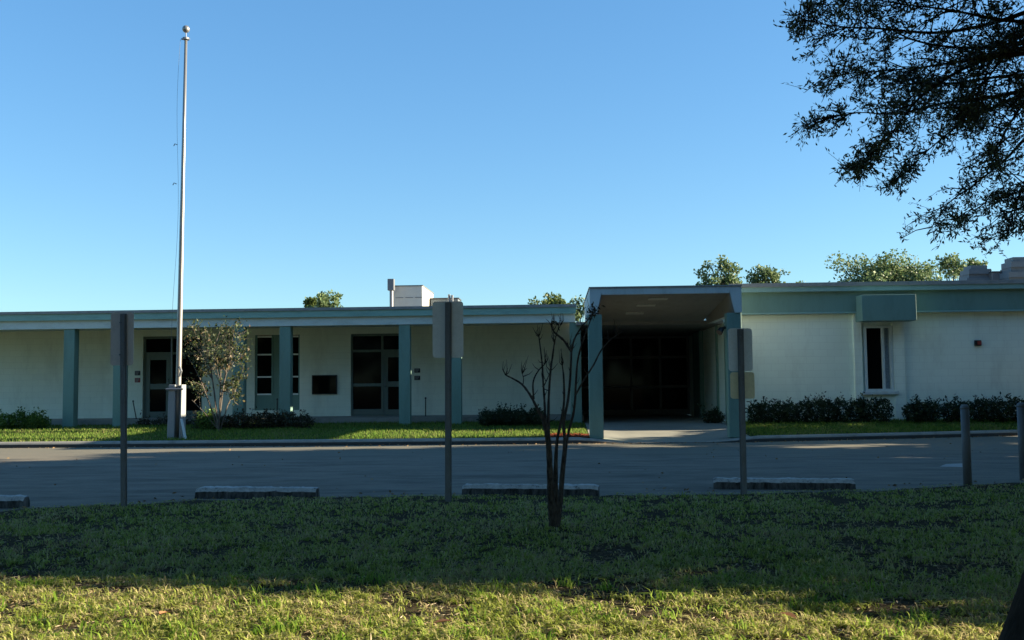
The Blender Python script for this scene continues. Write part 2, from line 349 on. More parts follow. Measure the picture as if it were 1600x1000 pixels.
while len(P) < 170000:                                     # density falls off with distance
    y = 4.7*math.exp(random.random()**1.15*math.log(14.4/4.7)); hw = .56*y+.8
    x = -.044*y + random.uniform(-hw, hw)
    if y > ledge(x)+.02: continue
    c1 = nz(x, y, 1.3, 1)+.6*nz(x, y, 3.7, 2); c2 = nz(x, y, 9, 4)+.5*nz(x, y, 21, 5)
    if c1+.7*c2 < -.16 and random.random() < .9: continue
    if c2 < -.15 and random.random() < .6: continue
    P.append((x, y, lz(x, y)-.005)); HS.append(max(.35, 1+.9*c2+.3*c1)*(.3 if y > ledge(x)-.35 else 1))
P = np.array(P); HS = np.array(HS)
blades('grass', GRASS, P, .045*HS*np.clip(1.05-.035*(P[:, 1]-6), .6, 1.1), .0075*(.62+.09*P[:, 1]), 'patchy green and straw coloured lawn grass in the foreground', 1.7)
P = []
for _ in range(26000):                                     # flat dead thatch between the blades
    y = 4.7*math.exp(random.random()*math.log(11/4.7)); hw = .56*y+.8; x = -.044*y + random.uniform(-hw, hw)
    P.append((x, y, lz(x, y)+.004))
P = np.array(P); dz = rng.normal(size=(len(P), 3)); dz[:, 2] *= .12
th = link('thatch', leaves_mesh('thatch', P, .06, .12, dz*3, .15), THATCH); th['kind'] = 'stuff'; th['label'] = 'dry straw thatch lying between the grass blades'; th['category'] = 'thatch'
P = []
while len(P) < 46000:
    x = random.uniform(-17.5, 15.5); y = random.uniform(kerbY(x)+.14, vfar(x)-.02)
    if -.3 < x < 4.85 and (x > .8 or y < 26.1): continue
    P.append((x, y, vz(x, y)-.005))
P = np.array(P); blades('grass', GRASSV, P, .075, .018, 'short green grass on the strip behind the kerb', .8)
P = []                                                     # taller bright green tufts and a litter of small leaves
for _ in range(150):
    y = random.uniform(4.9, 7.5); cx = -.044*y+random.uniform(-.56*y, .56*y)
    for _k in range(random.randint(14, 34)): a = random.gauss(cx, .045); c = random.gauss(y, .045); P.append((a, c, lz(a, c)-.005))
blades('grass_tufts', GRASST, np.array(P), .085, .010, 'taller bright green grass tufts scattered in the near lawn', 1.3)
P = []
for _ in range(900):
    x = random.uniform(-16, 13); y = kerbY(x)-abs(random.gauss(0, .22))-.02
    if random.random() < .2: y = random.uniform(edge(x)+.2, 24.5)
    if random.random() < .25: y = edge(x)+abs(random.gauss(0, .3))
    P.append((x, y, .012))
dz = rng.normal(size=(len(P), 3)); dz[:, 2] *= .15
ll = link('leaf_litter', leaves_mesh('leaf_litter', np.array(P), .06, .5, dz*3, .2), LITTER); ll['kind'] = 'stuff'; ll['label'] = 'small dry leaves littering the edges of the road'; ll['category'] = 'leaf litter'
# a few fallen leaves
LEAFD = flat('dead_leaf', (.38, .17, .07), .7)
for i, (px, py, lb) in enumerate([(258, 958, 'orange brown fallen leaf lying on the sunlit grass at left'), (1232, 962, 'small tan fallen leaf on the sunlit grass at right'), (690, 972, 'tan fallen leaf on the sunlit grass near the bottom centre')]):
    p = PZ(px, py, .08); b = MB(); s = .055
    pr = [(0, -1), (.5, -.5), (.62, .1), (.3, .75), (0, 1.15), (-.35, .7), (-.6, .05), (-.45, -.6)]
    a = random.uniform(0, 6)
    v = [(p.x+s*(u*math.cos(a)-q*math.sin(a)), p.y+s*(u*math.sin(a)+q*math.cos(a)), p.z+.02*abs(u)+.008*q) for u, q in pr]
    b.v = v + [(p.x, p.y, p.z)]; b.f = [(k, (k+1) % 8, 8) for k in range(8)]
    tag(b.build('fallen_leaf', LEAFD, origin=p), lb, 'leaf', 'fallen leaves on the lawn')

# ------------------------------------------------------------------ the school building
S = thing('school_building', 'long single storey white block school with teal fascia and covered entrance', 'building', (0, 30, .3))
def wall_holes(mb, X0, X1, Z0, Z1, Y, holes, t=.2):
    xs = sorted({X0, X1, *[h[0] for h in holes], *[h[1] for h in holes]}); zs = sorted({Z0, Z1, *[h[2] for h in holes], *[h[3] for h in holes]})
    inh = lambda x, z: any(h[0] < x < h[1] and h[2] < z < h[3] for h in holes)
    for i in range(len(xs)-1):
        for j in range(len(zs)-1):
            a, b_, c, d = xs[i], xs[i+1], zs[j], zs[j+1]
            if not inh((a+b_)/2, (c+d)/2): mb.quad((a, Y, c), (b_, Y, c), (b_, Y, d), (a, Y, d))
    for a, b_, c, d in holes:
        mb.quad((a, Y, c), (a, Y, d), (a, Y+t, d), (a, Y+t, c)); mb.quad((b_, Y, c), (b_, Y+t, c), (b_, Y+t, d), (b_, Y, d))
        mb.quad((a, Y, d), (b_, Y, d), (b_, Y+t, d), (a, Y+t, d)); mb.quad((a, Y, c), (a, Y+t, c), (b_, Y+t, c), (b_, Y, c))
YW = 32.8; ZF = .50; ZC = 3.42
dA = RY(223, 518, 316, 652, YW); dB = RY(548, 518, 640, 655, YW); wC = RY(398, 519, 468, 641, YW)
hA = (dA[0], dA[1], ZF, 3.22); hB = (dB[0], dB[1], ZF, 3.22); hC = (wC[0], wC[1], wC[2], 3.22)
mb = MB(); wall_holes(mb, -60, .62, ZF-.02, ZC+.3, YW, [hA, hB, hC])
mb.quad((.62, YW, .2), (.62, 38.6, .2), (.62, 38.6, ZC+.3), (.62, YW, ZC+.3))
o = mb.build('wall', WALL, S); o['label'] = 'cream white block wall of the left wing behind the colonnade'
# right wing: front wall with one window, side wall along the entrance passage
YR = 29.0; ZR = .3
rw = RY(1352, 509, 1395, 611, YR-.1)
mb = MB(); wall_holes(mb, 5.0, 45, ZR-.1, 4.0, YR, [rw], .25)
mb.quad((5.0, 38.6, ZR-.1), (5.0, YR, ZR-.1), (5.0, YR, 4.0), (5.0, 38.6, 4.0))
o = mb.build('wall', WALLR, S); o['label'] = 'plain white block wall of the right wing'
# roofs, fascias, beams
mb = MB(); mb.box(-60, .62, 30.02, 60, 3.72, 3.84); o = mb.build('roof', ROOFM, S); o['label'] = 'flat roof slab of the left wing'
mb = MB(); mb.box(4.98, 45, 28.82, 60, 4.02, 4.16); mb.build('roof', ROOFM, S)
for (xa, xb, ya, z0, z1, m_, lb) in [(-60, .64, 29.93, 3.80, 3.885, ROOFM, 'weathered grey metal roof edge'), (4.99, 45, 28.62, 4.19, 4.30, ROOFM, 'grey metal roof edge of the right wing')]:
    mb = MB(); mb.box(xa, xb, ya, ya+.12, z0, z1); mb.build('roof_edge', m_, S)
    # wavy, slightly uneven gravel stop lip
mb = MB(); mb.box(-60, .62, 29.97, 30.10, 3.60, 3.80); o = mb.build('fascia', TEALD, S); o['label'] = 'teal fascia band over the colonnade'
mb = MB(); mb.box(4.99, 45, 28.66, 28.80, 4.05, 4.19); o = mb.build('fascia', TEALB, S)
mb = MB(); mb.box(4.99, 45, 28.80, 28.98, 3.46, 4.05); o = mb.build('fascia_panel', TEAL, S); o['label'] = 'deep teal panel band under the right roof edge'
mb = MB(); mb.box(4.99, 45, 28.76, 28.99, 3.42, 3.46); o = mb.build('trim', TEALB, S)
mb = MB(); mb.box(-60, .60, 30.06, 30.42, 3.345, 3.60); o = mb.build('beam', PALE, S); o['label'] = 'pale weathered beam carried on the teal columns'
mb = MB(); mb.box(-60, .60, 30.42, YW, 3.44, 3.52); mb.build('ceiling', PALE, S)
mb = MB(); mb.box(-60, .84, 31.05, YW+.3, .2, ZF); mb.build('walkway', CONC, S)
# columns
for px in (107, 185, 372, 445, 632, 712, 900, -80):
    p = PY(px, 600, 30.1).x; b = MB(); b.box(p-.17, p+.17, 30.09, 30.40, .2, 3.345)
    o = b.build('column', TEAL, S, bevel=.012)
    if px == 900: o['label'] = 'end column beside the entrance canopy'
# door assemblies: (opening, leaf on the left?)
def door_assembly(h, leaf_left):
    x0, x1, z0, z1 = h; Y = YW+.10; g = Y+.03; fr = MB(); xm = x0 + (x1-x0)*(.47 if leaf_left else .53)
    zt = z0+2.15
    for a, b_ in ((x0, x0+.06), (xm-.035, xm+.035), (x1-.06, x1)): fr.box(a, b_, Y-.03, Y+.08, z0, z1)
    for a, b_ in ((x0+.06, xm-.035), (xm+.035, x1-.06)):
        fr.box(a, b_, Y-.025, Y+.075, z1-.08, z1); fr.box(a, b_, Y-.025, Y+.075, zt-.04, zt+.04)
    f = fr.build('door_frame', DOORF, S)
    for a, b_ in ((x0+.06, xm-.035), (xm+.035, x1-.06)):
        MB().box(a, b_, g, g+.02, zt+.04, z1-.08).build('transom_pane', GLASS, f)
    L = (x0+.06, xm-.035) if leaf_left else (xm+.035, x1-.06); Sd = (xm+.035, x1-.06) if leaf_left else (x0+.06, xm-.035)
    d = MB(); a, b_ = L; st = .15
    for q in ((a, a+st), (b_-st, b_)): d.box(*q, Y-.01, Y+.05, z0, zt-.04)
    for q in ((z0, z0+.2), (z0+.95, z0+1.13), (zt-.22, zt-.04)): d.box(a+st, b_-st, Y-.006, Y+.046, *q)
    d.build('door', DOORF, f)
    for q in ((z0+.2, z0+.95), (z0+1.13, zt-.22)): MB().box(a+st, b_-st, g, g+.01, *q).build('door_pane', GLASS, f)
    hx = b_-st*.5 if leaf_left else a+st*.5
    MB().tube([(hx, Y-.015, z0+.95), (hx, Y-.07, z0+.97), (hx, Y-.07, z0+1.25), (hx, Y-.015, z0+1.27)], .013).build('handle', GALV, f)
    a, b_ = Sd
    for q in ((z0, z0+.22), (z0+.97, z0+1.07)): MB().box(a, b_, Y-.006, Y+.046, *q).build('rail', DOORF, f)
    for q in ((z0+.22, z0+.97), (z0+1.07, zt-.04)): MB().box(a, b_, g, g+.01, *q).build('side_pane', GLASS, f)
door_assembly(hA, True); door_assembly(hB, False)
# window C: two glass strips with teal panels
x0, x1, z0, z1 = hC; Y = YW+.08
a1 = PY(426, 570, YW).x; a2 = PY(454, 570, YW).x; zb = PY(430, 616, YW).z
wf = MB(); wf.box(a1, a2, Y-.02, Y+.06, z0, z1); wf.box(x0, a1, Y-.015, Y+.055, z0, zb); wf.box(a2, x1, Y-.015, Y+.055, z0, zb)
for a, b_ in ((x0, x0+.07), (a1-.05, a1), (a2, a2+.03), (x1-.05, x1)): wf.box(a, b_, Y-.04, Y+.05, zb, z1)
zz = [zb, PY(415, 589, YW).z, PY(415, 554, YW).z, z1-.06]
f = wf.build('window_frame', TEAL, S)
for a, b_ in ((x0+.07, a1-.05), (a2+.03, x1-.05)):
    for q in zz: MB().box(a, b_, Y-.035, Y+.045, q-.025, q+.025).build('glazing_bar', ALU, f)
    for q in range(3): MB().box(a, b_, Y, Y+.01, zz[q]+.025, zz[q+1]-.025).build('window_pane', GLASS, f)
# right wing window with its surround and teal hood
x0, x1, z0, z1 = rw; Y = YR-.06; sx0 = PY(1335, 570, Y).x; sx1 = PY(1413, 570, Y).x
zh = PY(1390, 502, 28.2).z
sr = MB(); sr.box(sx0, sx0+.22, Y-.04, YR+.02, .35, 3.42); sr.box(sx1-.30, sx1, Y-.04, YR+.02, .35, 3.42)
sr.box(sx0+.22, sx1-.30, Y, YR+.02, .35, z0-.1)
s_ = sr.build('window_surround', WALLR, S)
wf = MB()
for q in ((x0-.02, x0+.06), (x1-.06, x1+.02)): wf.box(*q, Y-.02, YR+.1, z0, z1)
xm = PY(1381, 570, Y).x
wf.box(xm-.03, xm+.03, Y-.015, YR+.095, z0, z1-.06); wf.box(x0+.06, xm-.03, Y-.015, YR+.09, z0, z0+.06); wf.box(xm+.03, x1-.06, Y-.015, YR+.09, z0, z0+.06); wf.box(x0+.06, x1-.06, Y-.016, YR+.09, z1-.06, z1)
f = wf.build('window_frame', CANW, S)
MB().box(x0+.06, xm-.03, YR+.03, YR+.04, z0+.06, z1-.06).build('window_pane', GLASS, f)
MB().box(xm+.03, x1-.06, YR+.03, YR+.04, z0+.06, z1-.06).build('blind', BLIND, f)
MB().box(x0-.12, x1+.12, Y-.10, Y-.002, z0-.1, z0-.003).build('sill', CANW, S, bevel=.008)
hx0, hx1, hz0, hz1 = RY(1347, 460, 1432, 501, 28.1)
MB().box(hx0, hx1, 28.1, 28.655, hz0, min(hz1, 4.04)).build('window_hood', TEAL, S, bevel=.01)
MB().box(hx0, hx1, 28.655, 28.75, hz0+.003, 3.415).build('window_hood', TEAL, S)
# entrance passage
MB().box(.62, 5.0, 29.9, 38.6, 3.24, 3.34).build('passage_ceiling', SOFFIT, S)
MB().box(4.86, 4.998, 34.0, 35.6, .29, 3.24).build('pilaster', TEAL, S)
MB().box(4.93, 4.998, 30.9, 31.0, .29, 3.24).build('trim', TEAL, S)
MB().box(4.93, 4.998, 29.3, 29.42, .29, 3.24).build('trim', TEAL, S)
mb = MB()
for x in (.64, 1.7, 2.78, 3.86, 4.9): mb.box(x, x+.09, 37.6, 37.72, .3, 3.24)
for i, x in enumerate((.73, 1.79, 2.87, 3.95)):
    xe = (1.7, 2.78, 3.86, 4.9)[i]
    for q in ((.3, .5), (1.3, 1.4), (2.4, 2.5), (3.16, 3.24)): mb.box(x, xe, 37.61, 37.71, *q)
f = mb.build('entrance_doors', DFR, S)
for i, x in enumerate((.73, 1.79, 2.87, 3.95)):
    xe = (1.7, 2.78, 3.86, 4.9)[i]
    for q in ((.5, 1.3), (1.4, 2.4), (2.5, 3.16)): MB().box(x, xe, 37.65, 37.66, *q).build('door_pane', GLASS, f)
MB().box(.625, .67, 30.45, 37.6, .3, 3.23).build('passage_gloom_sheet', DARKW, S)  # near-black sheet over the left wall, the passage's gloom painted as its colour
# entrance canopy (part) with its beams, ceiling, lights and columns as sub-parts
CX0, CX1, CY0, CZ0, CZ1 = .88, 4.70, 25.25, 3.24, 3.94
can = MB(); can.box(CX0, CX1, CY0, 30.0, 3.80, CZ1-.03).build('canopy_roof', CANW, S)
can = bpy.data.objects['canopy_roof']
MB().box(CX0-.02, CX1+.02, CY0-.03, 30.02, CZ1-.03, CZ1).build('metal_edge', ROOFM, can)
for s, X in ((1, CX0), (-1, CX1)):
    Xt = X+s*.30; Xb = X+s*.17; a, b_ = (X, Xt) if s > 0 else (Xt, X); c, d = (X, Xb) if s > 0 else (Xb, X)
    MB().hexa([(c, CY0+.002, CZ0), (d, CY0+.002, CZ0), (d, 29.9, CZ0), (c, 29.9, CZ0), (a, CY0+.002, 3.80), (b_, CY0+.002, 3.80), (b_, 29.9, 3.80), (a, 29.9, 3.80)]).build('side_beam', CANW, can)
MB().box(CX0+.30, CX1-.30, CY0, CY0+.12, 3.74, 3.80).build('front_beam', CANW, can)
MB().hexa([(CX0+.285, CY0+.12, 3.73), (CX1-.285, CY0+.12, 3.73), (CX1-.285, 29.9, 3.33), (CX0+.285, 29.9, 3.33), (CX0+.285, CY0+.12, 3.795), (CX1-.285, CY0+.12, 3.795), (CX1-.285, 29.9, 3.795), (CX0+.285, 29.9, 3.795)]).build('ceiling', SOFFIT, can)
for s, X in ((1, CX0+.17), (-1, CX1-.17)):                # brown inner lining of the side beams
    MB().hexa([(X, CY0+.05, CZ0+.001)if s > 0 else (X-.012, CY0+.05, CZ0+.001), (X+.012, CY0+.05, CZ0+.001) if s > 0 else (X, CY0+.05, CZ0+.001), (X+.012, 29.88, CZ0+.001) if s > 0 else (X, 29.88, CZ0+.001), (X, 29.88, CZ0+.001) if s > 0 else (X-.012, 29.88, CZ0+.001),
               *[(X+s*.13+dx, yy, 3.74) for dx, yy in (((0, CY0+.05), (.012, CY0+.05), (.012, 29.88), (0, 29.88)) if s > 0 else ((-.012, CY0+.05), (0, CY0+.05), (0, 29.88), (-.012, 29.88)))]]).build('beam_lining', SOFFIT, can)
for y, x in ((25.75, 2.42), (26.75, 2.2), (28.1, 2.0)):
    zc = 3.73-(y-CY0-.12)*.4/4.53; MB().hexa([(x, y, zc-.022), (x+.5, y, zc-.022), (x+.5, y+.3, zc-.05), (x, y+.3, zc-.05), (x, y, zc+.02), (x+.5, y, zc+.02), (x+.5, y+.3, zc+.02), (x, y+.3, zc+.02)]).build('ceiling_light', flat('diffuser', (.5, .48, .42), .4) if y < 26 else bpy.data.materials['diffuser'], can)
for a, b_ in ((.83, 1.18), (4.32, 4.69)):
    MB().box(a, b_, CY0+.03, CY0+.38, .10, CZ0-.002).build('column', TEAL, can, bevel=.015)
# grey pole lamp bracket on the right canopy column
t = thing('wall_lamp', 'small dark flood lamp on the inner side of the right canopy column', 'lamp', (4.28, 25.45, 2.9))
MB().box(4.24, 4.32, 25.42, 25.48, 2.84, 2.90).build('bracket', BLACK, t)
MB().tube([(4.26, 25.45, 2.87), (4.19, 25.38, 2.82), (4.13, 25.32, 2.74)], [.03, .07, .085], 12).build('lamp_head', BLACK, t)

# ------------------------------------------------------------------ things on the walls
def small_sign(px, py, w_, h_, m, label, name='wall_sign', cat='sign', Y=YW, g=None, inner=None):
    p = PY(px, py, Y); t = thing(name, label, cat, (p.x, Y, p.z), g)
    MB().box(p.x-w_/2, p.x+w_/2, Y-.02, Y-.002, p.z-h_/2, p.z+h_/2).build('panel', m, t, bevel=.004)
    if inner:
        b = MB()
        for k in range(3): b.box(p.x-w_*.36, p.x+w_*(.36-.1*k), Y-.026, Y-.021, p.z+h_*(.28-.26*k)-.012, p.z+h_*(.28-.26*k)+.012)
        b.build('marking', inner, t)
    return t
UPM = paint('pole_base_paint', (.28, .30, .30), (.5, .45, .4), amt=.6)
POSTH = paint('sign_post_steel', (.19, .20, .205), (.4, .3, .25), amt=.7, rough=.5, sc_=12, scl=(1, 1, .4), metal=.2)
BOLL = paint('bollard_grey', (.13, .135, .135), (.5, .5, .45), amt=.6, sc_=8)
GREYP = flat('grey_mark', (.25, .25, .25), .5)
small_sign(215, 583, .18, .15, BLACK, 'small black sign above the red one left of the left door', g='small wall signs by the doors', inner=GREYP)
small_sign(215, 594, .18, .15, RED, 'small red sign under the black one left of the left door', g='small wall signs by the doors', inner=GREYP)
small_sign(652, 579, .19, .14, BLACK, 'small dark sign, upper of two right of the middle door', g='small wall signs by the doors', inner=GREYP)
small_sign(652, 590.5, .19, .14, DARKW, 'small dark sign, lower of two right of the middle door', g='small wall signs by the doors', inner=GREYP)
x0, x1, z0, z1 = RY(488, 586, 527, 616, YW)
t = thing('notice_board', 'black rectangular notice board on the white wall left of the middle door', 'notice board', ((x0+x1)/2, YW, z0))
MB().box(x0+.03, x1-.03, YW-.04, YW-.003, z0+.03, z1-.03).build('panel', GLASS, t)
b = MB(); b.box(x0, x1, YW-.06, YW-.002, z0, z0+.03); b.box(x0, x1, YW-.06, YW-.002, z1-.03, z1); b.box(x0, x0+.03, YW-.06, YW-.002, z0+.03, z1-.03); b.box(x1-.03, x1, YW-.06, YW-.002, z0+.03, z1-.03)
b.build('frame', BLACK, t)
p = PY(1527, 536, YR); t = thing('alarm_box', 'small red and dark alarm box on the right white wall', 'alarm', (p.x, YR, p.z))
MB().box(p.x-.09, p.x+.09, YR-.07, YR-.002, p.z-.08, p.z+.08).build('housing', BLACK, t, bevel=.01)
MB().box(p.x-.02, p.x+.08, YR-.10, YR-.07, p.z-.05, p.z+.05).build('strobe', RED, t)
for (xa, ya, xb, yb, lb) in [(208, 628, 213, 659, 'thin black leaning stake standing by the left door'), (665, 623, 665, 656, 'thin black upright stake right of the middle door'), (433, 625, 433, 650, 'thin black stake in front of the teal window panel')]:
    a = PY(xa, ya, 31.8); b_ = PY(xb, yb, 31.8); z = ZF
    t = thing('stake', lb, 'stake', (b_.x, 31.8, z), 'black stakes along the walkway')
    MB().tube([(b_.x, 31.8, z), tuple(a)], .018).build('rod', BLACK, t); MB().tube([tuple(a), (a.x, a.y, a.z+.05)], [.032, .025]).build('cap', BLACK, t)

# ------------------------------------------------------------------ roof equipment
YH = 36.0
x0, x1, z0, z1 = RY(613, 447, 660, 476, YH)
t = thing('rooftop_unit', 'large beige box unit with a sunlit side on the left roof', 'rooftop unit', (x0, YH, 3.84))
MB().box(x0, x1, YH, YH+3.2, 3.95, z1).build('cabinet', HVACM, t, bevel=.015)
MB().box(x0-.03, x1+.03, YH-.03, YH+3.23, z1, z1+.03).build('lid', GALV, t)
MB().box(x0+.05, x1-.05, YH+.05, YH+3.1, 3.84, 3.95).build('curb', GALV, t)
b = MB()
for k in range(3): b.box(x0+.12+k*.36, x0+.4+k*.36, YH-.012, YH-.001, z0+.25, z0+.27)
b.build('seam', GALV, t)
p = PY(610.5, 475, YH-.3); zt = PY(612, 436, YH-.3).z
t = thing('roof_vent', 'grey flue with a boxy head beside the beige roof unit', 'vent', (p.x, YH-.3, 3.84))
MB().tube([(p.x+.03, YH-.3, 3.84), (p.x+.03, YH-.3, zt-.4)], .07, 12).build('pipe', GALV, t)
MB().box(p.x-.10, p.x+.14, YH-.42, YH-.18, zt-.42, zt).build('head', GALV, t, bevel=.02)
x0, x1, z0, z1 = RY(673, 467, 716, 476, YH+2)
t = thing('roof_duct', 'low dark duct on the left roof behind the middle sign', 'duct', (x0, YH+2, 3.84))
MB().box(x0, x1, YH+2, YH+3, 3.84, z1).build('casing', SLATE, t, bevel=.02); MB().box(x0-.03, x1+.03, YH+1.97, YH+3.03, z1, z1+.04).build('lid', POST, t)
p = PY(704, 460, YH); t = thing('roof_pipe', 'short twin roof pipe rising behind the middle sign', 'pipe', (p.x, YH, 3.84))
MB().tube([(p.x-.05, YH, 3.84), (p.x-.05, YH, p.z)], .045).tube([(p.x+.06, YH, 3.84), (p.x+.06, YH, p.z-.03)], .045).build('pipe', GALV, t)
def hood(xa, ya, xb, yb, Y, lb):
    x0, x1, z0, z1 = RY(xa, ya, xb, yb, Y); t = thing('roof_hood', lb, 'vent hood', ((x0+x1)/2, Y, 4.16), 'grey vent hoods on the right roof')
    b = MB(); n = 4; H = z1-4.3
    for k in range(n):
        q = .92-.13*k; cx = (x0+x1)/2; hw = (x1-x0)/2*(q+.12); zz0 = 4.3+H*k/n
        b.box(cx-hw, cx+hw, Y, Y+1.5*q, zz0, zz0+H/n*.55); b.box(cx-hw+.1, cx+hw-.1, Y+.08, Y+1.4*q, zz0+H/n*.55, zz0+H/n)
    b.build('louvre', SLATE, t); MB().box(x0+.15, x1-.15, Y+.1, Y+1.3, 4.16, 4.3).build('curb', GALV, t)
hood(1505, 414, 1558, 436, 36, 'tiered grey vent hood on the right roof'); hood(1570, 401, 1630, 432, 35, 'taller blue grey vent hood cut by the right edge')
x0, x1, z0, z1 = RY(1550, 425, 1578, 436, 35.8); t = thing('roof_duct', 'low pale duct between the two roof hoods', 'duct', (x0, 35.8, 4.16)); MB().box(x0, x1, 35.8, 36.6, 4.16, z1).build('casing', GALV, t, bevel=.02); MB().box(x0-.02, x1+.02, 35.78, 36.62, z1, z1+.03).build('lid', POST, t)

# ------------------------------------------------------------------ flagpole
FY = 25.9; bz = vz(-9.8, FY); fb = PY(272, 683, FY); ft = PY(290.5, 62, FY)
t = thing('flagpole', 'tall silver tapered flagpole with a ball finial on the grass strip', 'flagpole', (fb.x, FY, bz))
base = Vector((PY(277, 683, FY).x, FY, bz)); top = Vector((ft.x, FY, ft.z))
MB().tube([base + (top-base)*k for k in (0, .12, .3, .5, .75, 1)], [.074, .072, .068, .060, .048, .038], 16).build('pole', POLE, t, smooth=True)
tr = MB(); tr.tube([top, top+Vector((0, 0, .05))], [.09, .09], 12); tr.tube([top+Vector((-.12, 0, .02)), top+Vector((.1, 0, .02))], .025); tr.tube([top+Vector((0, 0, .05)), top+Vector((0, 0, .2))], .012)
tr.build('truck', GALV, t)
b = MB(); c = top+Vector((0, 0, .29)); rr = [(math.sin(math.pi*k/10)*.10, -math.cos(math.pi*k/10)*.10) for k in range(11)]
b.tube([c+Vector((0, 0, z)) for r_, z in rr], [max(.002, r_) for r_, z in rr], 16); b.build('finial', POLE, t, smooth=True)
hp = []
for k in range(24):
    q = k/23; hp.append(top + (base+Vector((0, 0, 1.6))-top)*q + Vector((-.13-.05*math.sin(q*9), -.05, 0)))
MB().tube(hp, .004, 5).build('halyard', GALV, t)
for q in (.30, .41):
    c = top + (base-top)*q*.9 + Vector((-.15, -.05, 0)); MB().tube([c, c+Vector((-.07, 0, .03)), c+Vector((-.10, 0, -.03))], .012, 6).build('snap_hook', GALV, t)
c = base+(top-base)*(1.75/(top.z-base.z)); MB().tube([c+Vector((.06, -.09, .12)), c+Vector((.11, -.11, 0)), c+Vector((.06, -.09, -.14))], .03, 8).build('cleat', GALV, t)
zt = PY(270, 601, FY).z
x0, x1 = PY(262, 640, FY-.1).x, PY(273.5, 640, FY-.1).x
MB().hexa([(x0-.0, FY-.15, bz-.05), (x1, FY-.15, bz-.05), (x1, FY+.2, bz-.05), (x0-.0, FY+.2, bz-.05), (x0+.03, FY-.13, zt), (x1+.01, FY-.13, zt), (x1+.01, FY+.17, zt), (x0+.03, FY+.17, zt)]).build('upright', UPM, t, bevel=.015)
x2, x3 = PY(281, 640, FY-.1).x, PY(284, 640, FY-.1).x
MB().hexa([(x2, FY-.15, bz-.05), (x3, FY-.15, bz-.05), (x3, FY+.2, bz-.05), (x2, FY+.2, bz-.05), (x2+.02, FY-.13, zt), (x3+.01, FY-.13, zt), (x3+.01, FY+.17, zt), (x2+.02, FY+.17, zt)]).build('upright', UPM, t, bevel=.01)
MB().tube([(x0-.03, FY-.16, zt-.12), (x3+.05, FY-.16, zt-.12)], .025).build('bolt', GALV, t)
a = PY(290, 684, FY-.3); MB().hexa([(a.x-.02, FY-.35, bz-.03), (a.x+.02, FY-.35, bz-.03), (a.x+.02, FY-.25, bz-.03), (a.x-.02, FY-.25, bz-.03), (x3, FY-.2, bz+.5), (x3+.035, FY-.2, bz+.5), (x3+.035, FY-.12, bz+.5), (x3, FY-.12, bz+.5)]).build('brace', CANW, t)

# ------------------------------------------------------------------ parking signs seen from behind
def plate_mesh(w_, h_, r_=.04, th=.004):
    pts = []
    for cx, cz, a0 in ((w_/2-r_, h_-r_, 0), (-w_/2+r_, h_-r_, 90), (-w_/2+r_, r_, 180), (w_/2-r_, r_, 270)):
        for k in range(5): a = R(a0+k*22.5); pts.append((cx+r_*math.cos(a), cz+r_*math.sin(a)))
    return pts
def parking_sign(px, py, ztop_px, plates, lean, label, ang=0):
    b0 = PZ(px, py, .02); D = b0.y; top = PY(px+lean, ztop_px, D)
    t = thing('parking_sign', label, 'sign', (b0.x, D, .02), 'signs facing away at the lawn edge')
    bm = MB(); a = Vector((b0.x, D, -.05)); v = top-a; wv = Vector((1, 0, 0)); dv = Vector((0, 1, 0))
    for (u0, u1, d0, d1) in ((-.020, .020, 0, .006), (-.026, -.018, 0, .035), (.018, .026, 0, .035), (-.042, -.018, .030, .036), (.018, .042, .030, .036)):
        q = []
        for s in (a, top):
            for uu, dd in ((u0, d0), (u1, d0), (u1, d1), (u0, d1)): q.append(s+wv*uu+dv*dd)
        bm.hexa(q)
    bm.build('post', POSTH, t)
    for (xa, ya, xb, yb, m) in plates:
        x0, x1, z0, z1 = RY(xa, ya, xb, yb, D+.05); w_ = (x1-x0)/math.cos(ang); pts = plate_mesh(w_, z1-z0); b = MB(); n = len(pts); cx = (x0+x1)/2
        for dy in (0, .004):
            for u, q in pts: b.v.append((cx+u*math.cos(ang)-dy*math.sin(ang), D+.045+u*math.sin(ang)+dy*math.cos(ang), z0+q))
        b.f = [tuple(range(n)), tuple(reversed(range(n, 2*n)))] + [(i, n+i, n+(i+1) % n, (i+1) % n) for i in range(n)]
        b.build('sign_plate', m, t)
        for q in (.2, .8):
            c = Vector((cx, D-.004, z0+(z1-z0)*q)); MB().tube([c, c+Vector((0, -.012, 0))], .012, 6).build('bolt', GALV, t)
parking_sign(192, 793, 490, [(173, 488, 209, 571, ALUW)], -1, 'leftmost parking sign, brownish plate turned away on a steel post')
parking_sign(700, 786, 472, [(676, 471, 724, 559, ALU)], 0, 'middle parking sign, large pale grey plate seen from behind')
parking_sign(1163, 772, 514, [(1138, 513, 1175.5, 580, ALU), (1141, 581.5, 1179, 623, BEIGE)], -5.5, 'right parking sign with grey plate above a beige plate')
# bollards
for (px, py, pt, lb) in ((1512, 757, 632, 'grey wooden bollard left of the other at the right lawn edge'), (1600, 748, 629, 'grey bollard cut by the right edge of the photo')):
    p = PZ(px, py, .02); z = PY(px, pt, p.y).z; t = thing('bollard', lb, 'bollard', (p.x, p.y, .02), 'grey bollards')
    px_ = p.x
    MB().tube([(px_, p.y, -.05), (px_, p.y, z-.06)], .058, 16).build('post', BOLL, t, smooth=True)
    MB().tube([(px_, p.y, z-.06), (px_, p.y, z-.05), (px_, p.y, z-.02), (px_, p.y, z)], [.062, .064, .054, .03], 16).build('cap', BOLL, t, smooth=True)
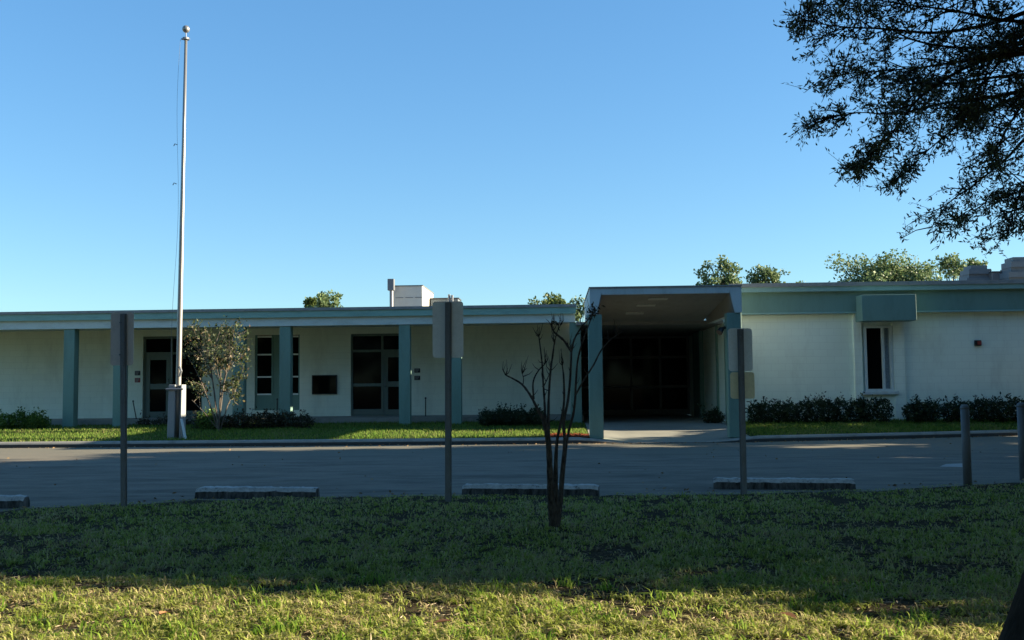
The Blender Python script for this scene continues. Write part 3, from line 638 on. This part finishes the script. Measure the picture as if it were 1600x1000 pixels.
# wheel stops
def wheel_stop(xa, ya, xb, yb, label, seed):
    a = PZ(xa, ya, 0); b_ = PZ(xb, yb, 0); a = Vector((a.x, a.y, 0)); b_ = Vector((b_.x, b_.y, 0)); d = (b_-a).normalized(); n_ = Vector((-d.y, d.x, 0)); L = (b_-a).length
    V = []; Fq = []; K = 48; prof = [(-.02, .0), (-.003, .095), (.035, .145), (.125, .15), (.16, .07), (.17, 0)]
    for i in range(K+1):
        q = i/K; ins = .02*max(0, 1-min(q, 1-q)*L/.05)
        for j, (u, z) in enumerate(prof):
            chip = .010*mn.noise(Vector((q*L*5, u*12, seed))) + .010*mn.noise(Vector((q*L*26, z*30, seed)))
            zz = max(0, z*(1-ins*6) + (chip if z > .05 else 0)); c = a+d*(q*L)+n_*(u+chip*.6); V.append((c.x, c.y, zz))
    m_ = len(prof)
    for i in range(K):
        for j in range(m_-1): p = i*m_+j; Fq.append((p, p+m_, p+m_+1, p+1))
    me = bpy.data.meshes.new('wheel_stop'); me.from_pydata(V, [], Fq+[tuple(range(m_)), tuple(reversed(range(K*m_, K*m_+m_)))]); me.update()
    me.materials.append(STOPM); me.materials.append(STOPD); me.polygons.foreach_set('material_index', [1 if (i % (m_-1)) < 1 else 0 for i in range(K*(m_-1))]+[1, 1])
    o = link('wheel_stop', me, None, origin=(a+b_)/2); tag(o, label, 'wheel stop', 'concrete wheel stops along the parking row')
wheel_stop(305, 779, 493, 780, 'worn concrete wheel stop between the left and middle signs', 1)
wheel_stop(722, 774, 935, 776, 'worn concrete wheel stop behind the bare tree', 2)
wheel_stop(1115, 764, 1337, 766, 'pale scuffed concrete wheel stop behind the right sign', 3)
wheel_stop(-170, 795, 36, 794, 'concrete wheel stop cut by the left edge of the photo', 4)
b = MB(); pp = [PZ(*q, .006) for q in ((1468, 729), (1508, 730), (1514, 726), (1502, 724), (1478, 725))]   # faded white paint on the road
b.v = [tuple(p) for p in pp]; b.f = [tuple(range(5))]; struct(b.build('road_marking', paint('faded_paint', (.34, .32, .28), (.3, .3, .3), amt=.9, sc_=6, scl=(1, 1, 1))))

# ------------------------------------------------------------------ shrubs and hedges
def bush(name, label, px0, px1, pyt, Y, z0, m, n, size, dep=.5, group=None, cat='hedge'):
    x0 = PY(px0, 640, Y).x; x1 = PY(px1, 640, Y).x; zt = PY((px0+px1)/2, pyt, Y).z; t = thing(name, label, cat, ((x0+x1)/2, Y, z0), group)
    P = []; L = x1-x0; k = max(3, int(L/.35)); st = MB()
    for i in range(k):
        cx = x0+L*(i+.5)/k+random.uniform(-.08, .08); h = (zt-z0)*random.uniform(.8, 1.0); cy = Y+random.uniform(-.1, .1)
        P.append(blob_points((cx, cy, z0+h*.52), (max(.22, L/k*.75), dep*.55, h*.5), n//k, .5))
        for q in range(3):
            e = Vector((cx+random.uniform(-.2, .2), cy+random.uniform(-.2, .2), z0+h*random.uniform(.6, 1.0)))
            st.tube([(cx, cy, z0-.05), (cx*.6+e.x*.4, cy*.6+e.y*.4, z0+h*.35), e], [.014, .01, .005], 5)
        for q in range(3):                                 # shoots sticking out
            a = Vector((cx+random.uniform(-.2, .2), cy, z0+h*.8)); bq = a+Vector((random.uniform(-.1, .1), random.uniform(-.1, .1), random.uniform(.12, .30)))
            P.append(np.array([a+(bq-a)*random.random()+Vector(rng.normal(0, .025, 3)) for _ in range(18)]))
    link('foliage', leaves_mesh('foliage', np.concatenate(P), size), m, t); st.build('stems', MYB, t)
    return t
bush('hedge', 'long dark green clipped hedge against the right wing wall', 1168, 1386, 622, 28.3, .3, SHL, 9000, .085, .6)
bush('shrub', 'round dark shrub alone under the wall right of the window', 1412, 1468, 626, 28.3, .32, SHL, 2400, .085, .6, cat='shrub')
bush('hedge', 'dark hedge at the right edge of the photo', 1476, 1640, 621, 28.3, .32, SHL, 6000, .085, .6)
bush('hedge', 'low reddish brown hedge beside the flagpole', 303, 482, 644, 29.0, .22, SHR, 7000, .075, .7)
bush('shrub', 'dark mounded shrub left of the entrance canopy', 750, 846, 636, 29.2, .24, SHL, 5000, .08, .8, cat='shrub')
bush('shrub', 'sunlit green round bush at the left edge', -22, 33, 644, 29.5, .26, SHG, 2400, .085, .6, 'sunlit bushes at left', 'shrub')
bush('shrub', 'smaller sunlit green bush, second from the left edge', 40, 74, 645, 29.5, .26, SHG, 1500, .085, .5, 'sunlit bushes at left', 'shrub')
bush('shrub', 'small yellow green bush at the foot of the brown leaved tree', 308, 336, 642, 28.6, .22, SHG, 900, .07, .4, cat='shrub')
bush('shrub', 'low dark plants in the passage by the right canopy column', 1103, 1128, 642, 29.5, .28, SHL, 900, .08, .4, cat='shrub')
# dry low plants by the left door
bush('groundcover_plant', 'low brown green plants in front of the left door', 222, 300, 653, 30.7, .3, SHR, 1400, .06, .4, cat='plant')
# small leafy tree with brown and yellow leaves
YT = 28.3; b0 = PY(343, 668, YT); t = thing('small_tree', 'small tree with sparse brown and yellow leaves beside the flagpole', 'tree', (b0.x, YT, .22))
st = MB(); P = []; base = Vector((b0.x, YT, .2))
tips = [(292, 522), (303, 512), (318, 520), (330, 535), (345, 525), (352, 500), (362, 508), (372, 505), (380, 520), (386, 550), (378, 575), (305, 560), (315, 585), (300, 600), (335, 560), (358, 540), (366, 590), (292, 545), (310, 535), (345, 560), (383, 535), (325, 610), (370, 620), (350, 600)]
mains = []
for (x, y, r_) in ((312, 590, .026), (327, 560, .028), (345, 575, .03), (357, 560, .03), (372, 600, .022), (300, 625, .018)):
    e = PY(x, y, YT+random.uniform(-.3, .3)); m = base.lerp(e, .5)+Vector((random.uniform(-.05, .05), 0, .08)); st.tube([base+Vector((random.uniform(-.05, .05), random.uniform(-.05, .05), 0)), m, e], [r_, r_*.8, r_*.5], 6); mains.append((m, e))
for (x, y) in tips*2:
    e = PY(x+random.uniform(-6, 6), y+random.uniform(-6, 10), YT+random.uniform(-.6, .6))
    m, b1 = min(mains, key=lambda q: (q[1]-e).length+random.uniform(0, .3)); o = m.lerp(b1, random.uniform(.3, 1)); mid = o.lerp(e, .5)+Vector((random.uniform(-.06, .06), 0, .06))
    st.tube([o, mid, e], [.012, .008, .004], 5)
    for k in range(4):
        a = o.lerp(e, random.uniform(.3, 1)); l = a+Vector((random.uniform(-.22, .22), random.uniform(-.25, .25), random.uniform(-.02, .22)))
        st.tube([a, l], [.005, .003], 4)
        P.append(np.array([a.lerp(l, random.random())+Vector(rng.normal(0, .05, 3)) for _ in range(9)]))
    P.append(np.array([e+Vector(rng.normal(0, .09, 3)) for _ in range(12)]))
st.build('trunk', CRB, t); link('crown', leaves_mesh('crown', np.concatenate(P), .095, .55), CRL, t)

# ------------------------------------------------------------------ bare pruned tree in the lawn
b0 = PZ(866, 826, .03); D = b0.y; t = thing('bare_tree', 'leafless multi stemmed pruned tree on the shaded lawn', 'tree', (b0.x, D, .03))
paths = [([(866, 836), (864.5, 815), (861, 780), (859.6, 746), (857, 693), (850.5, 659), (841.7, 643), (830, 620), (817, 602), (804, 593), (790, 586)], [15, 12, 10, 8.5, 7.5, 6, 5, 4.2, 3.6, 3, 2]),
 ([(834, 624), (833, 598), (840, 581), (851, 569)], [3.5, 3, 2.6, 2]), ([(853, 672), (851, 632), (849, 602), (847, 567), (842, 526)], [5, 4, 3.5, 3, 2]),
 ([(857, 695), (857, 632), (860, 583), (864.6, 548), (866.5, 533)], [6, 4.2, 3.6, 3, 2]),
 ([(868, 830), (869, 800), (868, 746), (870, 693), (876, 662), (881, 632), (881, 594), (878.6, 571)], [9, 7, 6.5, 5.5, 5, 4.2, 3.4, 2]),
 ([(870, 826), (874, 795), (878, 746), (882, 693), (881, 659), (887, 628), (891, 590), (893, 546)], [9, 7, 6.2, 5.6, 5, 4.6, 4.2, 3.8]),
 ([(893, 550), (881, 532), (866, 519), (861, 508)], [4, 4, 3.2, 1.8]), ([(893, 550), (897, 531), (908, 512), (918, 500), (927, 488)], [3.6, 3.2, 2.8, 2.2, 1.5]),
 ([(872, 815), (876, 784), (885, 693), (897, 640), (900, 594), (904, 556), (916, 518), (923, 500)], [7, 6, 5, 4.4, 3.8, 3.2, 2.6, 1.8]),
 ([(899, 618), (912, 594), (927, 571), (939, 548), (954, 531), (967, 522)], [3.2, 3, 2.8, 2.6, 2.4, 1.8]), ([(866, 540), (870, 520), (876, 508)], [2, 1.6, 1]), ([(849, 605), (856, 590), (860, 580)], [2, 1.6, 1]), ([(817, 602), (818, 592), (816, 584)], [2, 1.5, 1])]
st = MB(); K = D/F*.5*1.02
def catmull(p, r, m_=5):
    o, rr = [], []
    for i in range(len(p)-1):
        a, b_, c, d = p[max(0, i-1)], p[i], p[i+1], p[min(len(p)-1, i+2)]
        for k in range(m_):
            s = k/m_; o.append(.5*((2*b_)+(c-a)*s+(2*a-5*b_+4*c-d)*s*s+(3*b_-a-3*c+d)*s**3)); rr.append(r[i]+(r[i+1]-r[i])*s)
    return o+[p[-1]], rr+[r[-1]]
for ci, (pp, rr) in enumerate(paths):
    dd = [0]*len(pp); off = (ci*37 % 11-5)*.05
    pts = [PY(x, y, D+off*min(1, max(0, (826-y)/120))) for x, y in pp]
    o_, r_ = catmull(pts, [q*K*(.88 if q < 6 else 1.15) for q in rr])
    r_ = [q*(1+.25*mn.noise(Vector((i*.9, ci, 0)))) for i, q in enumerate(r_)]
    st.tube(o_, r_, 9)
    for k in range(3, len(o_), 4):
        if o_[k].z > .7 and random.random() < .7:
            a = Vector((random.uniform(-1, 1), random.uniform(-1, 1), random.uniform(.2, 1.4))).normalized()*random.uniform(.03, .12); st.tube([o_[k], o_[k]+a*.6, o_[k]+a+Vector((0, 0, .02))], [.006, .004, .0015], 4)
    e = pts[-1]
    for k in range(5):
        m_ = e+Vector((random.uniform(-.04, .04), random.uniform(-.04, .04), random.uniform(.01, .06))); st.tube([e, m_, m_+Vector((random.uniform(-.04, .04), random.uniform(-.04, .04), random.uniform(.02, .14)))], [.006, .004, .0015], 4)
st.build('trunk', MYB, t, smooth=True)
P = np.array([PY(925+random.gauss(0, 5), 490+random.gauss(0, 7), D) for _ in range(60)]+[PY(866+random.gauss(0, 4), 508+random.gauss(0, 4), D) for _ in range(14)])
link('dry_leaves', leaves_mesh('dry_leaves', P, .05, .4), SHR, t)

# ------------------------------------------------------------------ background trees over the roofs
def crown_tree(name, label, x, y, zt, rad, m, nleaf=5000, size=.3, z0=0, group=None, blobs=12, flat_=.8, sparse=.45, bm=OAKB):
    t = thing(name, label, 'tree', (x, y, z0), group); P = []; st = MB(); zc = zt-rad*flat_*.95
    st.tube([(x, y, z0-.1), (x+.1, y, z0+(zc-z0)*.4), (x, y+.1, z0+(zc-z0)*.8)], [rad*.09, rad*.07, rad*.05], 9)
    fork = Vector((x, y, z0+(zc-z0)*.55))
    for i in range(blobs):
        a = 2*math.pi*(i*.618+random.random()*.1); el = random.uniform(-.35, 1.0); rr = rad*random.uniform(.45, .72)
        c = Vector((x+rr*math.cos(a)*math.cos(el*1.2), y+rr*math.sin(a)*math.cos(el*1.2), zc+rr*flat_*math.sin(el*1.4)))
        br = rad*random.uniform(.26, .45); st.tube([fork, fork.lerp(c, .6)+Vector((0, 0, .2)), c], [rad*.035, rad*.022, rad*.008], 6)
        for q in range(5):
            o = c+Vector(rng.normal(0, br*.55, 3)); o.z = min(o.z, zt-.15)
            st.tube([c, o], [rad*.008, rad*.004], 4)
            P.append(blob_points(o, (br*.55, br*.55, br*.42), max(10, nleaf//(blobs*5)), sparse))
    st.build('trunk', bm, t); link('crown', leaves_mesh('crown', np.concatenate(P), size, .6), m, t); return t
for (pc, py, Yd, rad, m_, n_, lb) in [
    (512, 453, 62, 1.2, TREEP, 2600, 'small sunlit tree top above the left roof'), (486, 464, 64, .6, TREEL, 500, 'low dark tree top left of the sunlit one over the left roof'),
    (860, 457, 60, 1.7, TREEL, 4200, 'dark rounded tree top over the roof left of the canopy'), (907, 462, 58, 1.0, TREEP, 420, 'thin pale tree top touching the canopy corner'),
    (1120, 404, 60, 1.6, TREEP, 3600, 'leafy tree top directly above the canopy right end'), (1194, 413, 62, 1.2, TREEP, 2200, 'second tree top, right of the one above the canopy'),
    (1245, 437, 66, 1.4, TREEP, 1200, 'barely visible yellow green tree top over the right roof'),
    (1385, 404, 60, 3.2, TREEP, 18000, 'wide sunlit tree top above the window hood'), (1486, 396, 56, .75, TREEP, 800, 'narrow dark tree top right of the wide one'), (1524, 402, 60, .8, TREEP, 800, 'small tree top behind the vent hood')]:
    p = PY(pc, py, Yd); crown_tree('background_tree', lb, p.x, Yd, p.z, rad, m_, n_, .19, 0, 'trees behind the school', blobs=17 if rad < 3 else 36, flat_=1.25 if rad < 3 else .75, sparse=.2)
# ------------------------------------------------------------------ big oak overhanging at the right
t = thing('oak_tree', 'large dark oak with boughs hanging into the upper right corner', 'tree', (3.15, 5.1, 0))
st = MB(); tb = Vector((2.74, 5.2, -.1))
tp = [tb, tb+Vector((.03, 0, .25)), tb+Vector((.14, 0, .8)), tb+Vector((.45, .2, 2.0)), tb+Vector((.9, .5, 3.4)), tb+Vector((1.5, 1.2, 4.8))]
o_, r_ = catmull(tp, [.60, .50, .42, .36, .31, .24]); st.tube(o_, r_, 20)
forkA, forkB = tp[4], tp[5]
boughs = [  # photo pixels of each bough from outside the frame inwards, and its distance
 ([(1760, -60), (1600, 20), (1480, 50), (1380, 45), (1300, 40), (1248, 28)], 9.5, 26, 40), ([(1760, 10), (1620, 60), (1520, 75), (1420, 60), (1340, 12), (1265, 8)], 10.5, 30, 46),
 ([(1720, -140), (1600, -60), (1500, -30), (1420, -20), (1350, -40)], 10, 34, 36), ([(1780, 60), (1640, 80), (1540, 90), (1440, 105), (1360, 112), (1300, 118)], 9.8, 30, 50),
 ([(1760, 120), (1650, 130), (1560, 150), (1480, 160), (1400, 178), (1340, 176), (1286, 188)], 10.2, 26, 58), ([(1760, 40), (1620, 70), (1520, 100), (1440, 150), (1400, 200), (1362, 240), (1338, 262)], 9.6, 22, 50),
 ([(1760, 110), (1640, 130), (1560, 165), (1500, 195), (1450, 235), (1410, 275)], 10.4, 22, 52), ([(1780, 90), (1660, 110), (1560, 120), (1490, 130), (1430, 130), (1350, 132)], 10.8, 32, 56),
 ([(1780, 150), (1680, 170), (1620, 200), (1570, 250), (1520, 290), (1480, 320), (1450, 365)], 10.6, 20, 46), ([(1800, 170), (1700, 210), (1640, 250), (1600, 290), (1585, 330), (1575, 365)], 9.9, 26, 42),
 ([(1760, 60), (1660, 110), (1610, 150), (1580, 190), (1560, 230), (1545, 262)], 9.4, 30, 34), ([(1800, 230), (1700, 240), (1640, 262), (1590, 300), (1530, 320), (1490, 345)], 10.2, 24, 44),
 ([(1740, -40), (1640, 20), (1590, 60), (1560, 100), (1530, 140), (1500, 175)], 10.0, 34, 40), ([(1740, 60), (1650, 40), (1560, 30), (1480, 15), (1400, 5), (1320, -10)], 9.2, 32, 44), ([(1820, 260), (1720, 290), (1660, 310), (1620, 330), (1600, 345)], 10.3, 28, 30)]
PL = []; PD = []
for bi, (pp, D, sp, nt_) in enumerate(boughs):
    pts = [PY(x, y, D+.5*math.sin(i*1.3+bi)) for i, (x, y) in enumerate(pp)]
    full = [(forkA if bi % 2 else forkB)+Vector((0, 0, -.3)), ((forkA if bi % 2 else forkB)+pts[0]*2)/3+Vector((.5, .2, .6))]+pts
    n = len(full); o_, r_ = catmull([Vector(q) for q in full], [.055*(1-i/(n-1))**1.8+.0035 for i in range(n)]); st.tube(o_, r_, 7)
    vis, _ = catmull(pts, [1]*len(pts), 8)
    for k in range(int(nt_*(1.5 if bi not in (8, 9, 11, 14) else 1.0))):
        q = random.random()**.8; i = q*(len(vis)-1.001); c = vis[int(i)].lerp(vis[int(i)+1], i % 1)
        tp_ = min(1, .42+(1-q)*1.1); D_ = c.y/F
        off = Vector((random.gauss(0, sp*D_*tp_*.8), random.gauss(0, .30), random.gauss(0, sp*D_*tp_*.75)))
        dirv = (vis[min(len(vis)-1, int(i)+4)]-vis[max(0, int(i)-4)]).normalized()
        e = c+off+dirv*random.uniform(.05, .2)-Vector((0, 0, .03)); mid = c.lerp(e, .5)+Vector((0, 0, .03))
        st.tube([c, mid, e], [.007, .005, .0025], 4, cap=False)
        for _ in range(4):
            e2 = mid.lerp(e, random.uniform(.1, 1)); f2 = e2+Vector(rng.normal(0, .075, 3))+dirv*.04
            st.tube([e2, f2], [.003, .0018], 3, cap=False)
            for _ in range(9):
                PL.append(e2.lerp(f2, random.random()*1.1)+Vector(rng.normal(0, .016, 3))); PD.append((f2-e2).normalized())
st.build('trunk', OAKB, t, smooth=True)
link('crown', leaves_mesh('crown', np.array(PL), .052, .33, np.array(PD), .9), OAKL, t)
P = []; st = MB()                                          # unseen crown added above the frame to cut sky light on the lawn
for i in range(190):
    c = Vector((random.uniform(-7, 9), random.uniform(-6, 8.6), random.uniform(6.6, 9.8))) if i < 64 else Vector((random.uniform(8.5, 14), random.uniform(9.5, 15), random.uniform(3.5, 9)))
    if i >= 100:
        yy = random.uniform(4, 12); c = Vector((random.uniform(-8, 10), yy, 1.5+.42*yy+random.uniform(2.0, 5)))
    st.tube([forkB, forkB.lerp(c, .55)+Vector((0, 0, 1.0)), c], [.07, .045, .02], 6)
    for q in range(4):
        P.append(blob_points(c+Vector((random.uniform(-.9, .9), random.uniform(-.9, .9), random.uniform(-.3, .4))), (1.0, 1.0, .4), 90, .2))
link('sky_blocking_crown', leaves_mesh('sky_blocking_crown', np.concatenate(P), .34, .7), OAKL, t); st.build('added_limbs', OAKB, t, smooth=True)
# ------------------------------------------------------------------ oaks standing off to the right; the lawn lies in their shade
random.seed(11); rng = np.random.default_rng(11)
for (x, y, zt, rad, lb) in [(19, 13.0, 9.6, 4.3, 'nearest of the shade oaks beyond the right edge'), (21, 17.2, 12.3, 5.2, 'tallest shade oak beyond the right edge'), (19, 21.6, 8.6, 3.7, 'farthest shade oak beyond the right edge'), (30, 16.4, 15, 6.0, 'back row oak behind the shade oaks'), (14.5, 16.5, 6.8, 3.4, 'low shade oak closest to the road')]:
    crown_tree('shade_oak', lb, x, y, zt, rad, OAKL, 15000, .42, 0, 'oaks shading the lawn', blobs=22, sparse=.1)
for (x, y, zt, rad, lb) in [(16, 10.0, 4.7, 2.6, 'low bushy tree nearest the camera beyond the right edge'), (16.5, 14.2, 4.2, 2.6, 'second low bushy tree beyond the right edge'), (16.5, 18.2, 4.2, 2.6, 'third low bushy tree beyond the right edge'), (16.5, 21.6, 4.0, 2.4, 'fourth low bushy tree beyond the right edge'), (17, 26.5, 4.2, 2.3, 'farthest low bushy tree beyond the right edge'), (13, 12.6, 3.3, 1.9, 'small bushy tree standing closest to the right edge')]:
    crown_tree('low_tree', lb, x, y, zt, rad, OAKL, 9000, .3, 0, 'low trees under the shade oaks', blobs=22, sparse=.1, flat_=.85)
# wooded edge behind the viewer, mirrored in the dark window panes
for i, (x, y, zt, rad) in enumerate([(-34, -22, 11, 6.0), (-23, -20, 10, 5.6), (-12, -22, 11, 6.0), (-1, -20, 10.5, 5.8), (10, -22, 11, 6.0), (21, -20, 10, 5.6), (32, -16, 11, 6.0)]):
    crown_tree('roadside_oak', ['far left', 'second from left', 'third from left', 'middle', 'third from right', 'second from right', 'far right'][i]+' oak of the tree line behind the viewer', x, y, zt, rad, OAKL, 9000, .7, 0, 'tree line behind the viewer', blobs=18, sparse=.1, flat_=1.05)
for (x, y, zt, rad, lb) in [(-17.5, 4, 10, 5, 'added unseen oak beyond the left edge nearest the viewer'), (-18.5, 12, 10, 5, 'second added unseen oak beyond the left edge')]:  # trees added out of view to dim the sky light on the lawn
    crown_tree('added_left_oak', lb, x, y, zt, rad, OAKL, 9000, .6, 0, 'unseen oaks added to block sky light from the left', blobs=20, sparse=.1, flat_=1.0)
